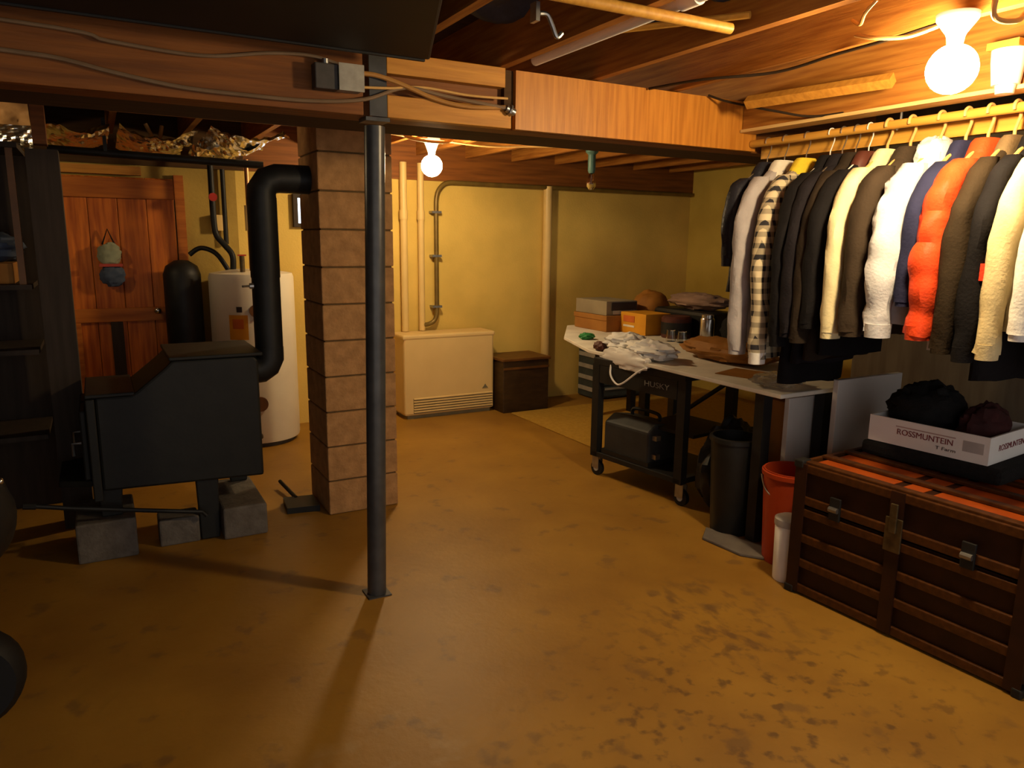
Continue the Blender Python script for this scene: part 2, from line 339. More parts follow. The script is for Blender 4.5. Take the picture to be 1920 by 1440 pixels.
b = MB(); b2 = MB()
z = 0
b2.box(1.06, 1.45, 4.01, 4.40, 0, 2.26)
for i in range(11):
    h = .195
    z1 = min(z + h, 2.262)
    b.box(1.05, 1.46, 4.0, 4.41, z + .003, z1)
    z += .200
t = thing('chimney', 'square cinder block chimney pillar standing behind the steel post', 'chimney', (1.255, 4.2, 0))
part('blocks', b, 'block', t, bev=.006); part('mortar', b2, 'mortar', t)
t = solo('ash_shovel', 'black ash shovel lying on the floor beside the chimney', 'shovel', MB().prism([(.84, 4.13), (1.02, 4.1), (1.03, 4.3), (.86, 4.33)], .001, .035).tube([(.93, 4.3, .03), (.9, 4.6, .05)], .012), 'pipeblack')

# dark duct under the joists, top of the picture
R1 = [(1.15, 2.72), (.86, 1.92), (.42, .6), (-.9, .6), (-.5, 2.0), (-.35, 2.72)]
t = thing('air_duct', 'wide black metal air duct slung below the joists', 'duct', (.3, 1.7, 2.2))
part('duct_body', MB().prism(R1, 2.205, 2.262), 'duct', t, bev=.01)
part('end_flange', ell(-.33, 1.13, 2.721, 2.735, 2.2, 2.263), 'duct', t)

# ------------------------------------------------------------------ wiring on the beam
def cable(label, pts, r=.006, m='cable', name='electrical_cable', group='cables on the beam', sp=True):
    return solo(name, label, 'cable', MB().tube(spline(pts) if sp else pts, r, 8), m, group, smooth=True)
cable('pale cable sagging along the timber beam below the junction box', [(-2.1, 2.905, 2.15), (-.9, 2.905, 2.135), (-.204, 2.905, 2.112), (-.05, 2.905, 2.105), (.1, 2.905, 2.08), (.3, 2.905, 2.055), (.5, 2.905, 2.05), (.75, 2.905, 2.052), (.95, 2.895, 2.075), (1.12, 2.9, 2.135), (1.3, 2.9, 2.12), (1.57, 2.9, 2.1)], .0075, 'cabledim')
cable('pale cable looping over the top edge of the timber beam into the junction box', [(-2.1, 2.905, 2.21), (-.2, 2.905, 2.2), (.1, 2.905, 2.175), (.38, 2.905, 2.165), (.6, 2.905, 2.2), (.75, 2.9, 2.21), (.85, 2.89, 2.19)], .0065, 'cabledim')
cable('tan cable bundle drooping from the junction box to the plywood facing', [(.935, 2.88, 2.165), (1.0, 2.885, 2.165), (1.1, 2.89, 2.145), (1.25, 2.9, 2.105), (1.4, 2.9, 2.09), (1.58, 2.905, 2.105)], .009, 'cablebrown')
cable('thin cable above the tan bundle between junction box and plywood facing', [(.935, 2.88, 2.115), (1.05, 2.89, 2.125), (1.2, 2.905, 2.145), (1.4, 2.905, 2.135), (1.58, 2.905, 2.14)], .005)
t = thing('junction_box', 'square grey electrical junction box on the timber beam', 'box', (.89, 2.9, 2.09))
part('box_body', ell(.845, .935, 2.855, 2.918, 2.095, 2.185), 'galv', t, bev=.005)
part('cover_plate', ell(.842, .938, 2.85, 2.854, 2.092, 2.188), 'galv', t)
t = thing('switch_box', 'dark steel switch box beside the grey junction box', 'box', (.8, 2.9, 2.09))
part('box_body', ell(.757, .843, 2.862, 2.918, 2.093, 2.183), 'galvdark', t, bev=.004)
part('cable_clamp', MB().cyl((.8, 2.88, 2.184), (.8, 2.88, 2.2), .012, 10), 'zinc', t)
t = thing('cable_connector', 'small metal cable connector at the edge of the plywood facing', 'connector', (1.59, 2.91, 2.1))
part('sleeve', MB().cyl((1.57, 2.9, 2.1), (1.61, 2.9, 2.085), .016, 12), 'zinc', t, smooth=True)
part('locknut', MB().cyl((1.585, 2.9, 2.096), (1.593, 2.9, 2.093), .024, 8), 'zinc', t)

# closet dowel under the joists, loose sticks, pipe, hooks
solo('wooden_dowel', 'round pale wooden dowel fixed crosswise below the joists', 'dowel', MB().cyl((.85, 1.963, 2.247), (1.9, 1.955, 2.247), .0175, 18), 'dowel', smooth=True)
solo('wooden_batten', 'short square wooden batten nailed below the joists near the bulb', 'batten', MB().tube([(2.858, 2.02, 2.2), (2.74, 2.68, 2.2)], .03, 4), 'pine')
solo('wooden_stick', 'thin wooden stick tucked in the joist bay above the dowel', 'stick', MB().cyl((1.66, 2.6, 2.33), (1.98, 1.95, 2.3), .012, 10), 'dowel')
t = thing('white_pipe', 'white water pipe running between two joists beside grey insulation', 'pipe', (1.7, 2.4, 2.3))
part('pipe', MB().cyl((1.71, -.5, 2.305), (1.71, 2.9, 2.305), .021, 16), 'white', t, smooth=True)
part('coupling', MB().cyl((1.71, 1.9, 2.305), (1.71, 1.98, 2.305), .027, 16), 'white', t, smooth=True)
b = MB(); b.grid(1.62, 2.02, .2, 2.9, 2.42, 14, 60, lambda p: p + Vector((0, 0, .05 * noise.noise(p * 5) + .03 * noise.noise(p * 13))))
solo('insulation_blanket', 'crinkled grey insulation blanket between the joists above the white pipe', 'insulation', b, 'insul', smooth=True)
b = MB(); b.grid(1.14, 1.55, .2, 2.9, 2.44, 14, 60, lambda p: p + Vector((0, 0, .05 * noise.noise(p * 5 + Vector((9, 0, 0))) + .03 * noise.noise(p * 13))))
solo('insulation_blanket', 'crinkled grey insulation blanket between the joists beside the black duct', 'insulation', b, 'insul', smooth=True)
t = thing('hook', 'small pale hook hanging from the joist above the plywood facing', 'hook', (1.5, 2.35, 2.3))
part('hook_wire', MB().tube(spline([(1.37, 2.3, 2.3), (1.4, 2.3, 2.3), (1.42, 2.3, 2.27), (1.44, 2.3, 2.235), (1.46, 2.3, 2.25)]), .008), 'zinc', t, smooth=True)
part('hook_plate', ell(1.345, 1.36, 2.28, 2.32, 2.27, 2.33), 'zinc', t)

# ------------------------------------------------------------------ lamps
def bulb(label, c, r, s, name='light_bulb', top=2.265):
    x, y, z = c
    t = thing(name, label, 'lamp', (x, y, top))
    part('globe', MB().ball(c, r, 20), emit('bulb_glow', LAMP, s), t, smooth=True)
    part('socket', MB().lathe([(.022, z + r * .86), (.026, z + r + .02), (.03, z + r + .03), (.06, top - .02), (.062, top - .001)], x, y, 24), 'porcelain', t, smooth=True)
    return t
bulb('glowing bare globe bulb in a ceiling socket above the coats', (2.427, 1.513, 2.1), .075, 390)
bulb('glowing bare globe bulb in a ceiling socket near the back wall', (2.14, 5.05, 2.065), .075, 320)
bulb('glowing bare bulb behind the dark shelving', (-.95, 4.85, 2.09), .05, 210)
t = thing('pull_chain_fixture', 'unlit clear bulb hanging from a teal socket near the far wall', 'lamp', (3.48, 5.0, 2.26))
part('socket', MB().lathe([(.05, 2.265), (.05, 2.24), (.03, 2.22), (.03, 2.1), (.022, 2.08)], 3.48, 5.0, 18), 'steelgreen', t, smooth=True)
part('globe', MB().lathe([(.015, 2.08), (.02, 2.06), (.038, 2.01), (.036, 1.98), (.018, 1.955), (.001, 1.95)], 3.48, 5.0, 18), 'glassclear', t, smooth=True)
t = thing('lampholder', 'white porcelain lampholder below the joists beside the closet rod', 'lampholder', (2.95, 1.6, 2.1))
part('skirt', MB().lathe([(.045, 2.12), (.05, 2.16), (.055, 2.2), (.057, 2.24)], 2.92, 1.615, 24), 'porcelain', t, smooth=True)
part('collar', MB().lathe([(.03, 2.09), (.034, 2.122)], 2.92, 1.615, 20), 'porcelain', t, smooth=True)
part('mounting_block', ell(2.87, 2.98, 1.56, 1.67, 2.24, 2.265), 'pine', t)
G = 'ceiling cables near the bulb'
cable('yellow white cable loop arching into the socket of the glowing bulb above the coats', [(2.36, 1.83, 2.262), (2.36, 1.75, 2.235), (2.4, 1.66, 2.225), (2.42, 1.57, 2.24)], .007, group=G)
cable('yellow white cable hanging down beside the joist above the coat bulb', [(2.28, 1.3, 2.32), (2.3, 1.33, 2.2), (2.42, 1.33, 2.2), (2.52, 1.36, 2.25)], .008, group=G)
cable('short yellow white cable stub under the joist behind the dowel', [(2.08, 1.55, 2.262), (2.1, 1.6, 2.24), (2.16, 1.66, 2.23), (2.2, 1.72, 2.26)], .006, group=G)
cable('dark cord snaking along the joist towards the glowing bulb above the coats', [(2.33, 2.9, 2.255), (2.38, 2.6, 2.25), (2.5, 2.3, 2.24), (2.49, 2.0, 2.25), (2.45, 1.75, 2.245), (2.43, 1.57, 2.25)], .006, 'cableblack', group=G)
cable('dark cord drooping from the plywood facing to the white rail over the coats', [(2.7, 2.9, 2.262), (2.75, 2.8, 2.22), (2.85, 2.6, 2.16), (2.93, 2.45, 2.125), (2.97, 2.2, 2.13), (2.97, 1.7, 2.14)], .0055, 'cableblack', group=G)
G = 'ceiling cables by the far bulb'
cable('yellow white cable crossing below the joists to the far bulb', [(1.6, 5.0, 2.262), (1.8, 4.9, 2.24), (2.0, 4.98, 2.235), (2.12, 5.03, 2.25)], .008, group=G)
cable('yellow white cable running from the far bulb along the ceiling', [(2.16, 5.07, 2.25), (2.6, 5.1, 2.235), (3.0, 5.0, 2.25), (3.5, 4.6, 2.24)], .008, group=G)
cable('yellow white cable looping round the socket of the far bulb', [(1.9, 4.95, 2.262), (1.88, 4.85, 2.22), (1.98, 4.75, 2.19), (2.14, 4.8, 2.2), (2.25, 4.95, 2.24)], .01, group=G)
for i, (x, y, a, lab) in enumerate([(2.28, 4.75, .0, 'pine bridging block between joists above the far bulb'), (2.75, 4.6, .1, 'pine bridging block between joists beyond the plywood facing')]):
    solo('bridging_block', lab, 'wood block', MB().box(x - .2, x + .2, y - .02, y + .02, 2.28, 2.46), 'pine')
solo('cross_board', 'pale board nailed across the joist undersides behind the beam', 'board', MB().box(1.1, 2.6, 4.62, 4.71, 2.245, 2.265), 'pine')
solo('cross_board', 'tan board nailed below the joists over the wood stove', 'board', MB().box(.1, 1.0, 3.95, 4.04, 2.115, 2.14, Matrix.Identity(3)).box(.2, .24, 3.96, 4.03, 2.14, 2.266).box(.9, .94, 3.96, 3.995, 2.14, 2.266), 'pine')

# ------------------------------------------------------------------ foil insulation in the joist bays
def foilbatt(label, x0, x1, y0, y1, z, m, seed, dep=.1):
    nx, ny = 22, 44
    def fn(p):
        u = (p.x - x0) / (x1 - x0); v = (p.y - y0) / (y1 - y0)
        s = Vector((seed * 3.1, seed, 0))
        zz = z + dep * (1 - math.sin(PI * u)) * .6 + .05 * noise.noise(p * 6 + s) + .03 * abs(noise.noise(p * 17 + s)) + .02 * abs(noise.noise(p * 33 + s))
        return Vector((p.x, p.y, min(zz, 2.46)))
    b = MB(); b.grid(x0, x1, y0, y1, z, nx, ny, fn)
    b.grid(x0, x1, y0, y1, 2.47, 1, 1)
    return solo('insulation_batt', label, 'insulation', b, m, 'foil faced batts between joists', smooth=False)
def foilsheet():
    b = MB(); nx, ny = 30, 30
    def fn(p):
        u, v = p.x, p.y
        x = -.85 + .6 * u; z = 1.985 + .275 * v; y = 5.05 + .12 * (1 - v) * math.sin(PI * u) - .16 * v
        q = Vector((x, 0, z)); amp = .035 * (1 - v) + .006
        return Vector((x, y + amp * noise.noise(q * 12) + amp * .9 * abs(noise.noise(q * 27)), z))
    b.grid(0, 1, 0, .55, 0, nx, ny, fn); k = MB(); k.grid(0, 1, .55, 1, 0, nx, 16, fn)
    t = thing('insulation_batt', 'brightly lit foil insulation batt bulging above the dark shelving', 'insulation', (-.55, 5.0, 1.985), group='foil faced batts between joists')
    part('foil_face', b, 'foil', t); part('kraft_facing', k, 'kraft', t, smooth=True)
foilsheet()
foilbatt('dark crinkled foil insulation above the plank door', -.285, .135, 5.0, 6.15, 2.12, 'foil', 3)
foilbatt('crinkled foil insulation above the door knob side of the plank door', .185, .605, 5.0, 6.15, 2.1, 'foil', 5)
foilbatt('shiny crumpled foil insulation above the water heater', .655, 1.075, 4.7, 6.15, 2.1, 'foil', 7)
solo('hanging_foil', 'crumpled foil sheet drooping above the stovepipe elbow', 'insulation', MB().grid(.62, 1.02, 5.1, 5.6, 0, 24, 24, lambda p: Vector((p.x, p.y, 2.13 + .09 * noise.noise(p * 7) + .04 * abs(noise.noise(p * 19)) + .1 * (p.x - .8) ** 2))), 'foil')
t = thing('ceiling_pipe', 'black pipe slung under the joists in front of the door', 'pipe', (0, 5.4, 2.05))
part('pipe', MB().cyl((-.2, 5.5, 2.07), (1.04, 5.35, 2.03), .025, 14), 'pipeblack', t, smooth=True)
part('hanger_strap', ell(.1, .12, 5.44, 5.5, 2.07, 2.27), 'pipeblack', t)
solo('electrical_cable', 'thin yellow cable hung below the joists over the water heater', 'cable', MB().tube(spline([(.35, 5.5, 2.26), (.4, 5.5, 2.15), (.42, 5.52, 2.13), (.45, 5.55, 2.26)]), .012, 8), 'cable', smooth=True)

# ------------------------------------------------------------------ wood stove and flue
t = thing('wood_stove', 'black iron wood stove with stepped top raised on blocks', 'stove', (.3, 4.15, 0))
prof = [(-.06, .34), (.69, .315), (.69, .93), (.67, .955), (.285, .955), (.25, .92), (.12, .815), (.09, .8), (-.06, .8)]
part('firebox', MB().prism_y(prof, 3.93, 4.42), 'iron', t, bev=.012)
part('cooktop', ell(.27, .71, 3.91, 4.44, .957, .975), 'iron', t, bev=.005)
part('step_plate', ell(-.1, .11, 3.91, 4.44, .802, .82), 'iron', t, bev=.005)
part('front_plate', ell(-.1, -.06, 3.9, 4.45, .3, .8), 'iron', t, bev=.006)
for y0 in (3.94, 4.19):
    dd = part('stove_door', ell(-.13, -.1, y0, y0 + .23, .4, .74), 'iron', t, bev=.008)
    part('handle', MB().tube([(-.13, y0 + .115, .56), (-.17, y0 + .115, .56), (-.17, y0 + .115, .5)], .008), 'zinc', dd)
part('ash_lip', MB().prism([(-.1, 3.93), (-.1, 4.42), (-.24, 4.36), (-.24, 3.99)], .37, .4), 'iron', t, bev=.005)
for (x, y, zb) in [(.41, 3.975, .005), (.62, 4.36, .172), (-.03, 3.99, .2), (-.02, 4.36, .2)]:
    b = MB(); b.prism_y([(x - .045, zb), (x + .045, zb), (x + .055, .35), (x - .055, .35)], y - .025, y + .025)
    part('leg', b, 'iron', t, bev=.006)
part('flue_collar', MB().cyl((.69, 4.19, .84), (.715, 4.19, .84), .09, 24), 'iron', t, smooth=True)
t = thing('stovepipe', 'black stovepipe rising from the wood stove into the chimney', 'stovepipe', (.795, 4.19, .75))
def elbow(pts, r=.076): return MB().tube(pts, r, 24)
part('elbow', elbow([(.716, 4.19, .84), (.745, 4.19, .84), (.78, 4.19, .862), (.798, 4.19, .9), (.798, 4.19, .96)]), 'pipeblack', t, smooth=True)
part('pipe_section', MB().cyl((.798, 4.19, .95), (.798, 4.19, 1.36), .074, 24), 'pipeblack', t, smooth=True)
part('pipe_section', MB().cyl((.798, 4.19, 1.34), (.798, 4.19, 1.76), .077, 24), 'pipeblack', t, smooth=True)
part('damper', MB().cyl((.7, 4.12, 1.3), (.72, 4.12, 1.3), .015, 10).tube([(.71, 4.12, 1.3), (.66, 4.09, 1.3)], .006), 'zinc', t)
part('elbow', elbow([(.798, 4.19, 1.75), (.8, 4.19, 1.8), (.83, 4.19, 1.845), (.88, 4.19, 1.862), (.95, 4.19, 1.862), (1.048, 4.19, 1.862)]), 'pipeblack', t, smooth=True)
for (x0, x1, y0, y1, z1, lab, rot) in [(-.19, .07, 3.9, 4.3, .198, 'pale concrete block under the front of the wood stove', 0), (.17, .36, 3.95, 4.1, .14, 'low brown block on the floor below the middle of the stove', 0), (.47, .69, 3.9, 4.42, .17, 'pale concrete block under the flue end of the wood stove', 0)]:
    solo('concrete_block', lab, 'block', MB().box(x0, x1, y0, y1, 0, z1), 'conc', 'blocks under the wood stove', bev=.01)
solo('fire_poker', 'thin black fire poker lying in front of the wood stove', 'poker', MB().tube([(-.33, 3.86, .335), (-.2, 3.87, .3), (.25, 3.895, .2), (.37, 3.9, .175), (.39, 3.9, .15)], .011, 8).cyl((-.33, 3.86, .335), (-.38, 3.857, .345), .016, 10), 'pipeblack')

# ------------------------------------------------------------------ water heater
t = thing('water_heater', 'white cylindrical water heater against the wall behind the stovepipe', 'water heater', (1.02, 5.9, 0))
cx, cy = 1.02, 5.9
part('tank', MB().lathe([(.27, .03), (.3, .035), (.305, .06), (.305, 1.26), (.295, 1.29), (.15, 1.315), (.01, 1.32)], cx, cy, 48), 'enamel', t, smooth=True)
part('base_ring', MB().lathe([(.27, 0), (.27, .03)], cx, cy, 32), 'galvdark', t)
def onheater(ang, z, dr=.0): return (cx + (.305 + dr) * math.sin(ang), cy - (.305 + dr) * math.cos(ang), z)
def patch(a0, a1, z0, z1, dr=.003):
    b = MB(); n = 8; v = []
    for k in range(n + 1):
        a = a0 + (a1 - a0) * k / n
        v += [onheater(a, z0, dr), onheater(a, z1, dr)]
    return b.add(v, [(2 * k, 2 * k + 2, 2 * k + 3, 2 * k + 1) for k in range(n)])
part('energy_label', patch(-.75, -.3, .82, 1.0), 'yellowbox', t, label='yellow orange paper label')
part('energy_label_print', patch(-.66, -.4, .9, .97, .005), 'orangeprint', t)
part('data_plate', patch(-.55, -.42, 1.02, 1.06, .005), 'inkdark', t)
part('access_cover', MB().cyl(onheater(-.12, .34, -.02), onheater(-.12, .34, .02), .055, 20), 'brownlid', t, smooth=True)
part('thermostat', MB().cyl(onheater(-.12, 1.03, -.02), onheater(-.12, 1.03, .015), .045, 20), 'brownlid', t, smooth=True)
part('drain_valve', MB().cyl(onheater(-.15, .1, 0), onheater(-.15, .1, .05), .016, 10), 'brass', t, smooth=True)
p = part('supply_pipe', MB().tube(spline([(.9, 5.95, 1.3), (.9, 5.95, 1.42), (.85, 5.98, 1.5), (.8, 6.0, 1.58), (.79, 6.0, 1.75), (.79, 6.0, 2.1)]), .022, 12), 'pipeblack', t, smooth=True)
part('valve_handle', MB().cyl((.79, 5.95, 1.84), (.79, 5.975, 1.84), .03, 12), 'redvalve', p)
p = part('supply_pipe', MB().tube([(1.0, 5.75, 1.3), (1.0, 5.75, 2.1)], .016, 12), 'copper', t, smooth=True)
part('insulation_sleeve', MB().cyl((1.0, 5.75, 1.6), (1.0, 5.75, 1.78), .03, 12), 'pvc', p, smooth=True)
p = part('relief_valve', MB().cyl((.93, 5.72, 1.28), (.93, 5.72, 1.42), .018, 10), 'brass', t, smooth=True)
part('lever', ell(.9, .96, 5.715, 5.725, 1.42, 1.43), 'redvalve', p)
part('vent_pipe', MB().tube(spline([(.88, 6.02, 1.3), (.8, 6.05, 1.43), (.7, 6.1, 1.47), (.62, 6.12, 1.42)]), .018, 10), 'pipeblack', t, smooth=True)
t = thing('heater_shadow_tank', 'dark upright tank shape added for the water heater shadow beside the door', 'tank', (.6, 6.0, .0))  # dark tank shape added where the water heater casts its shadow
part('shadow_shell', MB().lathe([(.09, .55), (.12, .6), (.13, .65), (.13, 1.28), (.11, 1.34), (.05, 1.38), (.01, 1.385)], .55, 6.02, 28), 'pipeblack', t, smooth=True)
part('stand', MB().lathe([(.1, 0), (.09, .56)], .55, 6.02, 20), 'iron', t)
t = thing('conduit_drop', 'vertical conduit with small switch box on the wall above the water heater', 'conduit', (.84, 6.2, 1.4))
part('conduit', MB().cyl((.9, 6.2, 1.5), (.9, 6.2, 2.06), .018, 10), 'pipeblack', t, smooth=True)
part('wall_box', ell(.8, .88, 6.18, 6.25, 1.6, 1.72), 'pvc', t, bev=.004)

# ------------------------------------------------------------------ heater, crate, pipes on the back wall
t = thing('wall_heater', 'cream console space heater with louvred grille against the back wall', 'heater', (2.68, 6.1, 0))
part('cabinet', ell(2.25, 3.12, 5.95, 6.22, .03, .735), 'enamelcream', t, bev=.02)
part('top_panel', ell(2.24, 3.13, 5.945, 6.225, .70, .745), 'enamelcream', t, bev=.015)
part('plinth', ell(2.28, 3.09, 5.97, 6.2, 0, .03), 'louver', t)
g = part('grille', ell(2.33, 3.1, 5.944, 5.952, .05, .185), 'louver', t)
b = MB()
for i in range(6):
    zc = .06 + i * .023; b.prism_x([(5.934, zc), (5.946, zc + .004), (5.946, zc + .014), (5.934, zc + .008)], 2.33, 3.1)
part('louver', b, 'enamelcream', g)
part('logo', MB().prism_y([(3.0, .225), (3.06, .225), (3.045, .24), (3.03, .262), (3.015, .24)], 5.945, 5.949), 'louver', t)
t = thing('wooden_crate', 'dark brown square crate beside the cream space heater', 'crate', (3.38, 5.98, 0))
part('crate_body', ell(3.14, 3.62, 5.8, 6.18, 0, .475), 'darkbox', t, bev=.006)
part('lid', ell(3.125, 3.635, 5.785, 6.195, .476, .5), 'brownlid', t, bev=.005)
part('band', ell(3.14, 3.62, 5.792, 5.799, .4, .42), 'brownlid', t)
for x, lab in ((2.36, 'cream painted pipe rising from the space heater beside the chimney'), (2.52, 'slim cream painted pipe below the far bulb')):
    t = thing('wall_pipe', lab, 'pipe', (x, 6.2, .75))
    part('pipe', MB().cyl((x, 6.2, .75), (x, 6.2, 2.2), .031 if x < 2.4 else .028, 16), 'pvc', t, smooth=True)
    part('coupling', MB().cyl((x, 6.2, 1.72), (x, 6.2, 1.8), .037 if x < 2.4 else .034, 16), 'pvc', t, smooth=True)
solo('wall_pipe', 'cream painted drain pipe standing on the floor midway along the back wall', 'pipe', MB().cyl((3.82, 6.2, 0), (3.82, 6.2, 2.06), .042, 18), 'pvc', smooth=True)
t = thing('conduit_run', 'dark conduit curving up the back wall from the space heater', 'conduit', (2.66, 6.19, .8))
part('tube', MB().tube(spline([(2.53, 6.19, .8), (2.58, 6.19, .805), (2.63, 6.19, .83), (2.655, 6.19, .88), (2.66, 6.19, .96), (2.66, 6.19, 1.3), (2.66, 6.19, 1.75), (2.665, 6.19, 1.92), (2.70, 6.19, 2.0), (2.77, 6.19, 2.045), (2.9, 6.19, 2.05), (3.3, 6.19, 2.05), (4.4, 6.19, 2.05), (5.6, 6.19, 2.05)]), .02, 12), 'conduit', t, smooth=True)
for z in (.95, 1.4, 1.78):
    part('clip', ell(2.615, 2.705, 6.17, 6.249, z, z + .02), 'zinc', t)
# carpet
solo('carpet', 'yellow carpet remnant on the floor below the white topped table', 'rug', MB().box(3.2, 5.5, 3.9, 5.76, .001, .012), 'rug', bev=.003)

# drawer stack by the back wall
t = thing('drawer_unit', 'low dark teal plastic drawer unit by the back wall', 'drawers', (4.6, 6.0, 0))
part('frame', ell(4.24, 5.0, 5.9, 6.22, .01, .62), 'teal', t, bev=.006)
for i in range(5):
    z0 = .03 + i * .115
    dr = part('drawer', ell(4.27, 4.97, 5.875, 5.899, z0, z0 + .1), 'teal', t, bev=.006)
    part('handle', ell(4.33, 4.6, 5.865, 5.874, z0 + .07, z0 + .09), 'label', dr)
    part('side_strip', ell(4.228, 4.239, 5.92, 6.2, z0 + .045, z0 + .085), 'label', t)

# ------------------------------------------------------------------ big white topped table
t = thing('work_table', 'large white topped work table on dark legs', 'table', (3.6, 3.9, 0))
part('tabletop', MB().prism([(2.85, 2.44), (3.3, 2.44), (4.3, 3.5), (4.3, 5.42), (3.55, 5.4), (3.09, 4.74), (2.87, 4.1)], .81, .832), 'whitecloth', t, bev=.004)
b = MB(); b.box(4.22, 4.25, 3.6, 5.35, .73, .809); part('apron', b, 'blacksteel', t)
for (x, y) in [(2.915, 2.6), (3.24, 2.5), (4.23, 3.6), (4.23, 5.33), (3.86, 5.33), (3.52, 3.95)]:
    part('leg', ell(x - .03, x + .03, y - .03, y + .03, 0.013, .809), 'blacksteel', t)
# rolling tool cart below it
RZ = math.atan2(-.74, .1)
t = thing('rolling_cart', 'black steel rolling tool cart below the white topped table', 'cart', (2.83, 3.975, 0), RZ)
L, D = .78, .5
for (x, y) in [(.025, .025), (L - .025, .025), (.025, D - .025), (L - .025, D - .025)]:
    part('leg', ell(x - .03, x + .03, y - .025, y + .025, .13, .76), 'blacksteel', t, world=False)
    c = part('caster', MB().cyl((x + .02, y - .014, .05), (x + .02, y + .014, .05), .05, 20), 'rubber', t, world=False, smooth=True)
    part('caster_hub', MB().cyl((x + .02, y - .018, .05), (x + .02, y + .018, .05), .022, 14), 'label', c, world=False, smooth=True)
    part('caster_fork', ell(x - .015, x + .045, y - .02, y - .016, .05, .13).box(x - .015, x + .045, y + .016, y + .02, .05, .13), 'zinc', c, world=False)
part('lower_shelf', ell(0, L, 0, D, .13, .165), 'blacksteel', t, world=False, bev=.004)
part('top_tray', ell(0, L, 0, D, .755, .8), 'blacksteel', t, world=False, bev=.004)
a = part('apron', ell(.06, L - .06, 0, .02, .64, .755), 'blacksteel', t, world=False)
lettering('HUSKY', .048, 'dimlabel', a, (.56, -.002, .70), (PI / 2, 0, 0), 1.35)
part('back_brace', MB().tube([(.05, D - .03, .2), (L - .05, D - .03, .7)], .015, 6), 'blacksteel', t, world=False)
part('middle_shelf', ell(.35, L, .1, D, .40, .42), 'blacksteel', t, world=False)
t = thing('tool_case', 'charcoal tool case on the low shelf of the rolling cart', 'case', (2.83, 3.975, .166), RZ)
part('shell', MB().prism_x([(.02, .01), (.3, .01), (.3, .24), (.1, .27), (.02, .22)], .1, .5), 'greycase', t, world=False, bev=.015)
part('base', ell(.09, .51, .01, .31, 0, .03), 'blackplastic', t, world=False)
part('latch', ell(.52, .535, .05, .09, .17, .2).box(.5, .522, .05, .09, .17, .2), 'zinc', t, world=False)
part('latch', ell(.52, .535, .05, .09, .05, .08).box(.5, .522, .05, .09, .05, .08), 'zinc', t, world=False)
part('handle', MB().tube(spline([(.18, .2, .25), (.2, .2, .3), (.4, .2, .3), (.42, .2, .25)]), .012), 'blackplastic', t, world=False, smooth=True)
# things beside the cart
b = MB(); b.lump((3.17, 3.04, .27), (.23, .12, .27), 5, .2)
solo('garbage_bag', 'full black garbage bag on the floor under the white topped table', 'bag', b, 'blackplastic', smooth=True)
t = thing('waste_bin', 'round black plastic waste bin at the corner of the white topped table', 'bin', (2.93, 2.785, 0))
part('bin_body', MB().lathe([(.1, 0), (.105, .01), (.128, .52), (.12, .52), (.098, .02), (.001, .02)], 2.93, 2.785, 32), 'blackplastic', t, smooth=True)
part('rim', MB().lathe([(.128, .51), (.136, .512), (.136, .535), (.12, .538), (.12, .51)], 2.93, 2.785, 32, False), 'blackplastic', t, smooth=True)
part('liner', MB().tube(spline([(3.01, 2.70, .535), (3.035, 2.685, .5), (3.03, 2.675, .44), (3.035, 2.67, .38)]), [.02] * 5 + [.014] * 5 + [.02] * 5 + [.006] * 4, 6), 'greyprint', t, smooth=True)
t = thing('cardboard_carton', 'tall brown cardboard carton behind the round waste bin', 'carton', (3.3, 2.78, 0))
part('carton', ell(3.1, 3.5, 2.62, 2.8, .001, .735), 'cardboard', t, bev=.004)
part('flap', ell(3.1, 3.5, 2.615, 2.62, .58, .735), 'cardboard', t)
solo('floor_mat', 'small grey rag spread on the floor before the waste bin', 'rag', MB().prism([(2.7, 2.75), (2.72, 2.5), (2.8, 2.4), (2.93, 2.45), (2.9, 2.58), (2.82, 2.85)], .001, .016), 'mat', bev=.004)
t = thing('bucket', 'tall orange plastic bucket beside the travel chest', 'bucket', (2.88, 2.38, 0))
part('bucket_body', MB().lathe([(.115, 0), (.117, .01), (.138, .47), (.131, .47), (.11, .02), (.001, .02)], 2.9, 2.37, 36), 'bucket', t, smooth=True)
part('rim', MB().lathe([(.138, .44), (.146, .442), (.146, .462), (.138, .464)], 2.9, 2.37, 36, False), 'bucket', t, smooth=True)
part('bail_handle', MB().tube(spline([(2.8, 2.475, .43), (2.77, 2.4, .36), (2.83, 2.26, .3), (2.98, 2.25, .34), (3.0, 2.265, .43)]), .004), 'zinc', t, smooth=True)
t = thing('plastic_tub', 'small white plastic tub standing before the orange bucket', 'tub', (2.72, 2.22, 0))
part('tub_body', MB().lathe([(.058, 0), (.06, .005), (.066, .27), (.062, .275)], 2.725, 2.22, 28), 'white', t, smooth=True)
part('lid', MB().lathe([(.069, .268), (.07, .275), (.069, .3), (.05, .31), (.001, .312)], 2.725, 2.22, 28), 'greyprint', t, smooth=True)
# white boards behind the chest
solo('white_board', 'grey white board standing behind the orange bucket', 'board', MB().box(3.04, 3.42, 2.545, 2.575, 0, .775), 'greywhite', 'boards behind the chest', bev=.003)
solo('white_board', 'taller grey white board standing behind the corner of the travel chest', 'board', MB().box(3.12, 3.62, 2.33, 2.36, 0, .9), 'greywhite', 'boards behind the chest', bev=.003)

